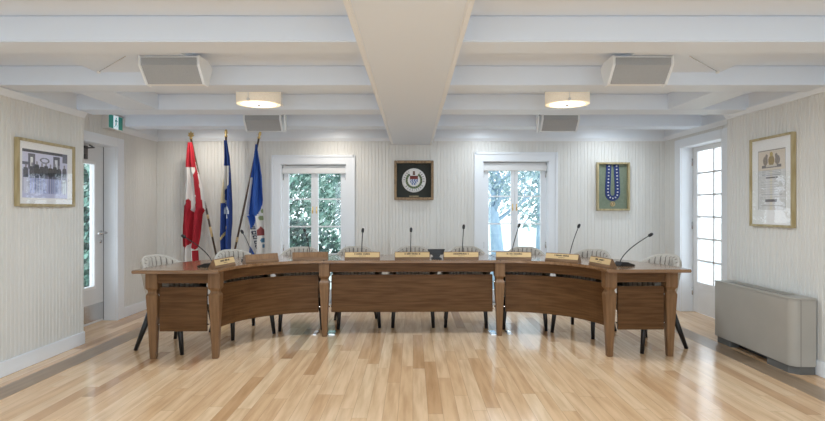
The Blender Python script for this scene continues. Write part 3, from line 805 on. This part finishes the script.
# certificate, right wall
w, h = .56, .77
t = thing('framed_certificate', 'tall gilt framed certificate with a coat of arms on the right wall', 'framed certificate', (XR - .0005, 4.375, 1.098))
frame_side(t, -1, 0, w, 0, h, .02, .035, M['gold_frame'])
MB().box(0, -.018, .018, w - .018, .018, h - .018).build('mat_board', M['mat_board'], t)
def cert(a, b):
    c = (.72, .64, .54) if b > .66 else (.70, .69, .69)
    if b > .985 or a < .012 or a > .988: return (.30, .27, .24)
    def bl(cx, cy, rx, ry): return ((a - cx) / rx) ** 2 + ((b - cy) / ry) ** 2 < 1
    if bl(.5, .82, .11, .085): c = (.42, .32, .10) if (int(a * 40) + int(b * 40)) % 2 else (.28, .19, .10)
    if bl(.5, .925, .06, .035): c = (.50, .38, .12)
    for x in (.28, .72):
        if bl(x, .82, .09, .075) or bl(x + (.04 if x < .5 else -.04), .89, .05, .04): c = (.30, .24, .17) if (int(a * 50) % 3) else (.22, .20, .22)
    if .745 > b > .70 and .14 < a < .86: c = (.20, .18, .18) if abs(a - .5) > .2 or b < .715 else (.62, .58, .52)
    if .455 < a < .535 and b < .66: c = (.74, .70, .58)
    if .56 < b < .66 and .16 < a < .84 and int(b * 110) % 3 == 0: c = (.42, .42, .44)
    if .525 < b < .55 and .30 < a < .72: c = (.12, .11, .11)
    if .20 < b < .50 and .12 < a < .88 and int(b * 120) % 5 == 0 and (int(a * 37) % 7): c = (.48, .48, .50)
    if .13 < b < .175 and .28 < a < .70: c = (.14, .12, .12)
    if .06 < b < .075 and .1 < a < .9: c = (.5, .48, .48)
    return c
# (seen from the room the left edge is the far one: u runs towards -Y)
picture('document', .355, .51, 90, 130, cert, t, (-.0186, .455, .145), (0, -1, 0))
MB().box(-.024, -.026, .018, w - .018, .018, h - .018).build('pane', M['pglass'], t)

# ------------------------------------------------------------------ ceiling fixtures
def make_speaker(label):
    """origin at ceiling mount; face towards -Y and down; x 0..+.37 is grille, +x side carries the wing end"""
    t = thing('ceiling_speaker', label, 'speaker', group='white ceiling loudspeakers')
    w = .184
    cab = [(0, -.004), (-.0, -.06), (.095, -.160), (.150, -.165), (.225, -.03), (.16, .0), (.02, .0)]
    MB().prism(cab, -w, w, 'x').build('cabinet', M['spk'], t, bevel=.003)
    gr = MB(); g = [(-.004, -.014), (-.004, -.062), (.092, -.164), (.096, -.16), (.001, -.058), (.001, -.014)]
    gr.prism(g, -w + .006, w - .006, 'x'); gr.build('grille', M['grille'], t)
    for s in (-1, 1):
        e = MB(); e.prism([(-.006, 0), (-.008, -.062), (.092, -.168), (.152, -.172), (.236, -.03), (.165, .0)], s * w, s * (w + .014), 'x'); e.build('end_cap', M['spk'], t, bevel=.003)
    return t
def make_bracket_speaker(label):
    t = make_speaker(label)
    return t
zs = H + .99
s1 = make_speaker('white wedge speaker with grey grille on the ceiling, nearest one on the left'); s1.location = (-1.573, 3.545, zs)
dup(s1, (1.484, 3.545, zs), 0, 'white wedge speaker with grey grille on the ceiling, nearest one on the right')
for x, lab in ((-1.573, 'smaller looking white speaker hung far back at the left, behind the left drum lamp'), (1.54, 'smaller looking white speaker hung far back at the right, behind the right drum lamp')):
    s2 = dup(s1, (x, 5.73, zs), 0, lab)
    MB().box(-.05, .05, .04, .14, 0.0, ZC - zs).build('mount', M['white'], s2)
    sd = 1 if x < 0 else -1
    MB().box(sd * .20, sd * .225, .03, .08, 0.0, ZC - zs).build('mount', M['grey'], s2)
    wg = MB(); wg.prism([(.01, 0), (.01, -.05), (.085, -.19), (.11, -.05), (.10, 0)], sd * .222, sd * .236, 'x'); wg.build('yoke_bracket', M['spk'], s2, bevel=.002)

def make_drum(label):
    t = thing('drum_lamp', label, 'ceiling lamp', group='cream drum lamps on the ceiling')
    r = .182; hh = .165
    sh = MB(); sh.lathe([(r, -hh), (r, 0), (r - .004, 0), (r - .004, -hh)], n=48); sh.build('shade', M['shade'], t)
    MB().lathe([(0, -hh - .003), (r * .7, -hh - .002), (r - .006, -hh + .004), (r - .006, -hh + .01), (0, -hh + .01)], n=48).build('diffuser', M['diff'], t)
    MB().lathe([(0, -hh - .016), (.012, -hh - .014), (.014, -hh - .002), (0, -hh - .002)], n=16).build('finial', M['steel'], t)
    for k in range(3):
        a = R(20 + 120 * k); x, y = math.cos(a) * (r + .008), math.sin(a) * (r + .008)
        c = MB(); c.lathe([(0, -hh - .006), (.012, -hh - .004), (.012, -hh + .016), (0, -hh + .018)], (x, y, 0), 10); c.tube([(x, y, -hh), (x, y, 0)], .003, 6); c.lathe([(0, -.02), (.012, -.018), (.012, -.001), (0, 0)], (x, y, 0), 10)
        c.build('clip', M['white'], t)
    MB().lathe([(0, 0), (.06, 0), (.06, -.03), (0, -.03)], n=20).build('canopy', M['white'], t)
    return t
d1 = make_drum('cream drum ceiling lamp left of the main beam'); d1.location = (-1.29, 4.6, ZC)
dup(d1, (1.29, 4.6, ZC), 0, 'cream drum ceiling lamp right of the main beam')

def lamp(name, kind, loc, energy, col, rot=(0, 0, 0), **kw):
    l = bpy.data.lights.new(name, kind); l.energy = energy; l.color = col
    for k, v in kw.items(): setattr(l, k, v)
    o = bpy.data.objects.new(name, l); C.objects.link(o); o.location = loc; o.rotation_euler = rot
    return o
for x in (-1.29, 1.29):
    lamp('drum_and_fill_light', 'AREA', (x, 4.6, ZC - .185), 17, (.82, .92, 1), shape='DISK', size=.3)
# recessed downlights between the last beam and the back wall
for x, lab in ((-2.62, 'recessed downlight washing the wall above the flags'), (-1.0, 'recessed downlight just right of the left window'),
               (.9, 'recessed downlight just left of the right window'), (2.45, 'recessed downlight above the framed blue chain')):
    o = MB().lathe([(.03, -.004), (.05, -.004), (.05, 0), (.03, 0)], n=24).build('downlight', M['white'], None, (x, 6.62, ZC)); tag(o, lab, 'downlight', 'recessed downlights along the back wall')
    MB().lathe([(0, -.002), (.03, -.002), (.03, 0), (0, 0)], n=20).build('lens', M['lens'], o)
    lamp('downlight_spot', 'SPOT', (x, 6.62, ZC - .03), 17, (1, .93, .83) if x < 0 else (.84, .93, 1), (R(22), 0, 0), spot_size=R(150), spot_blend=1, shadow_soft_size=.05)

# exit sign
t = thing('exit_sign', 'green running man exit sign above the door at the left', 'exit sign', (XLR + .0005, 5.89, 2.117))
MB().box(0, .07, 0, .30, 0, .165).build('housing', M['white'], t, bevel=.004)
for a, b in ((.012, .10), (.20, .288)): MB().box(.0705, .0725, a, b, .012, .153).build('green_panel', M['green_sign'], t)
MB().box(.0705, .0722, .10, .20, .012, .153).build('white_panel', M['white_sign'], t)
rm = MB(); X = .0724
def poly(pts): rm.prism([(a, b) for a, b in pts], X, X + .0008, 'x')
rm.lathe([(0, 0), (.011, 0), (.011, .0008), (0, .0008)], (X, .155, .128), 14, axis='x')
poly([(.14, .115), (.165, .115), (.16, .07), (.142, .07)]); poly([(.165, .113), (.19, .095), (.187, .088), (.162, .10)]); poly([(.142, .112), (.122, .092), (.127, .086), (.146, .10)])
poly([(.15, .072), (.162, .074), (.180, .05), (.172, .025), (.163, .027), (.168, .048)]); poly([(.142, .072), (.154, .07), (.142, .04), (.12, .03), (.117, .038), (.134, .047)])
rm.build('pictogram', M['green_sign'], t)

# ------------------------------------------------------------------ fan coil unit
t = thing('fan_coil_unit', 'grey enamelled floor standing fan coil heater against the right wall', 'heater', (2.94, 4.66, 0))
ox, oy = 2.94, 4.66; xa, xb, ya, yb = 2.848 - ox, 3.03 - ox, 4.13 - oy, 5.19 - oy; rr = .065
arcp = [(xa + rr - rr * math.cos(R(a)), ya + rr - rr * math.sin(R(a))) for a in range(0, 91, 10)]
seam = [(xa + rr + .0, ya)]
poly_ = [(xb, ya)] + [(xb, yb), (xa, yb)] + arcp
MB().prism(poly_, .062, .562, 'z').build('casing', M['unit'], t, bevel=.003)
poly2 = [(xb, ya - .002)] + [(xb, yb + .001), (xa - .002, yb + .001)] + [(xa + rr - (rr + .002) * math.cos(R(a)), ya + rr - (rr + .002) * math.sin(R(a))) for a in range(0, 91, 10)]
MB().prism(poly2, .564, .578, 'z').build('top_panel', M['unit'], t, bevel=.002)
MB().box(xa + rr - .001, xa + rr + .002, ya - .001, ya + .01, .062, .563).build('seam', M['unit_dark'], t)
g = MB(); g.box(xa + .05, xb - .05, ya + .16, yb - .14, .5785, .580)
for k in range(26):
    y = ya + .17 + k * (yb - ya - .33) / 25; g.box(xa + .05, xb - .05, y, y + .008, .580, .584, 1)
g.build('air_grille', [M['unit_dark'], M['unit']], t)
pn = MB(); pn.box(xa + .02, xb, yb - .22, yb - .01, 0, .062); pn.build('foot', M['unit_dark'], t)
pn = MB(); pn.prism([(xb, ya + .012), (xb, ya + .32), (xa + .015, ya + .32), (xa + .015, ya + .07), (xa + .07, ya + .012)], 0, .062, 'z'); pn.build('foot', M['unit_dark'], t)
MB().box(xa + .10, xb, ya + .31, yb - .2, .0, .061).build('recess_panel', M['black'], t)

# ------------------------------------------------------------------ outdoors
struct(MB().box(-40, 40, 7.6, 60, -.5, -.35).build('ground', M['lawn']))
struct(MB().box(-40, 40, 15.5, 17.0, -.35, -.345).build('path', M['path']))
def foliage(n, cx, cy, cz, rx, ry, rz, ls, seed):
    rd = random.Random(seed); mb = MB()
    for _ in range(n):
        while True:
            p = Vector((rd.uniform(-1, 1), rd.uniform(-1, 1), rd.uniform(-1, 1)))
            if .25 < p.length < 1: break
        c = Vector((cx + p.x * rx, cy + p.y * ry, cz + p.z * rz)); s = ls * rd.uniform(.6, 1.3)
        a = Vector((rd.gauss(0, 1), rd.gauss(0, 1), rd.gauss(0, 1))).normalized(); b = a.orthogonal().normalized(); 
        cc = a.cross(b)
        mb.add([c - b * s, c + cc * s * .45 - b * .1 * s, c + b * s, c - cc * s * .45], [(0, 1, 2, 3)])
    return mb
def tree(label, x, y, h, rx, rz, n, leaf, seed, m, g='trees outside the windows', zc=None, name='tree'):
    t = thing(name, label, 'tree', (x, y, -.35), group=g)
    rd = random.Random(seed)
    tr = MB(); tr.tube([(0, 0, 0), (rd.uniform(-.1, .1), 0, h * .4), (rd.uniform(-.2, .2), 0, h * .8)], [.14, .10, .04], 8)
    for k in range(6):
        a = rd.uniform(0, 6.3); z = h * rd.uniform(.25, .7); tr.tube([(0, 0, z), (math.cos(a) * rx * .5, math.sin(a) * rx * .5, z + h * .15), (math.cos(a) * rx * .85, math.sin(a) * rx * .85, z + h * .18)], [.05, .03, .012], 6)
    tr.build('trunk', M['bark'], t)
    foliage(n, 0, 0, zc if zc is not None else h * .55, rx, rx * .8, rz, leaf, seed).build('foliage', M[m], t)
    return t
tree('dense green tree outside, filling the left pane of the left window', -2.75, 11.2, 4.6, 1.25, 2.1, 9000, .065, 11, 'leaf')
tree('dense green tree outside, filling the right pane of the left window', -1.62, 13.6, 5.0, 1.2, 2.4, 9000, .07, 12, 'leaf')
tree('dense green tree outside, beyond the glazed panel of the left door', -6.1, 10.2, 4.0, 1.3, 1.9, 15000, .085, 15, 'leaf', zc=1.5)
b_ = foliage(1800, 0, 0, .75, 1.0, .6, .62, .07, 21).build('shrub', M['shrub'], None, (-2.25, 9.6, -.30)); tag(b_, 'low dark shrub outside at the foot of the left window', 'shrub')
t = thing('tree', 'bare branching tree with thin pale leaves outside the right window', 'tree', (1.62, 10.6, -.35), group='trees outside the windows')
tr = MB(); tr.tube([(0, 0, 0), (.01, 0, .7), (-.03, 0, 1.25), (-.10, 0, 1.65)], [.15, .125, .11, .09], 10)
rd = random.Random(5)
for (z, dx, dz, r_) in ((1.2, -.5, .75, .06), (1.5, .35, .8, .05), (1.6, -.22, .95, .05), (1.35, .75, .55, .045), (1.6, .10, 1.1, .05), (1.9, -.8, .6, .035), (2.0, .9, .55, .035), (1.7, .6, .2, .03)):
    x0 = -.03 if z < 1.5 else -.08
    pts = [(x0, 0, z)]; rs = [r_]
    for k in range(1, 5):
        pts.append((x0 + dx * k / 4 + rd.uniform(-.05, .05), rd.uniform(-.2, .2), z + dz * (k / 4) ** .8 + rd.uniform(-.04, .04))); rs.append(r_ * (1 - k / 5))
    tr.tube(pts, rs, 7)
    for q in (2, 3):
        p = pts[q]; tr.tube([p, (p[0] + rd.uniform(-.4, .4), p[1], p[2] + rd.uniform(.05, .3)), (p[0] + rd.uniform(-.6, .6), p[1], p[2] + rd.uniform(.1, .5))], [r_ * .4, r_ * .25, .006], 5)
tr.build('trunk', M['bark'], t)
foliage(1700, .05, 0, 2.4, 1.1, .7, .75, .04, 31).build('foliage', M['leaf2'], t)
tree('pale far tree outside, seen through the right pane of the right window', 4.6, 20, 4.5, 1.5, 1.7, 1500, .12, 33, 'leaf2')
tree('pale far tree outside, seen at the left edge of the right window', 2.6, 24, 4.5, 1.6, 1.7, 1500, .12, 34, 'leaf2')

# ------------------------------------------------------------------ light
w_ = bpy.data.worlds.new('sky'); bpy.context.scene.world = w_; w_.use_nodes = True
bg = w_.node_tree.nodes['Background']; bg.inputs['Color'].default_value = (.80, .91, 1, 1); bg.inputs['Strength'].default_value = 2.9
# added soft fill lights at the unseen rear openings
for x in (-1.55, 1.55):
    lamp('rear_opening_fill', 'AREA', (x, YR - .05, 1.25), 20, (.68, .86, 1), (R(90), 0, 0), shape='RECTANGLE', size=1.85, size_y=1.65)
# added fill lights behind the camera; no drum lamps hang there
for x in (-1.29, 1.29):
    for y in (1.57, -.45):
        lamp('drum_and_fill_light', 'AREA', (x, y, ZC - .185), 24, (.80, .92, 1), shape='DISK', size=.34)

# ------------------------------------------------------------------ camera
cam = bpy.data.cameras.new('camera'); co = bpy.data.objects.new('camera', cam); C.objects.link(co)
cam.sensor_width = 36; cam.lens = F / 825 * 36; cam.clip_start = .05
co.location = (0, 0, H); co.rotation_euler = (R(90), 0, 0)
cam.shift_x = -.5 / 825; cam.shift_y = -1.5 / 825
sc = bpy.context.scene; sc.camera = co
sc.view_settings.view_transform = 'Standard'; sc.view_settings.look = 'None'; sc.view_settings.gamma = 1
sc.view_settings.exposure = 0.15; sc.view_settings.use_curve_mapping = False
try:
    sc.cycles.use_denoising = True; sc.cycles.max_bounces = 10; sc.cycles.diffuse_bounces = 6; sc.cycles.transparent_max_bounces = 16
except Exception: pass
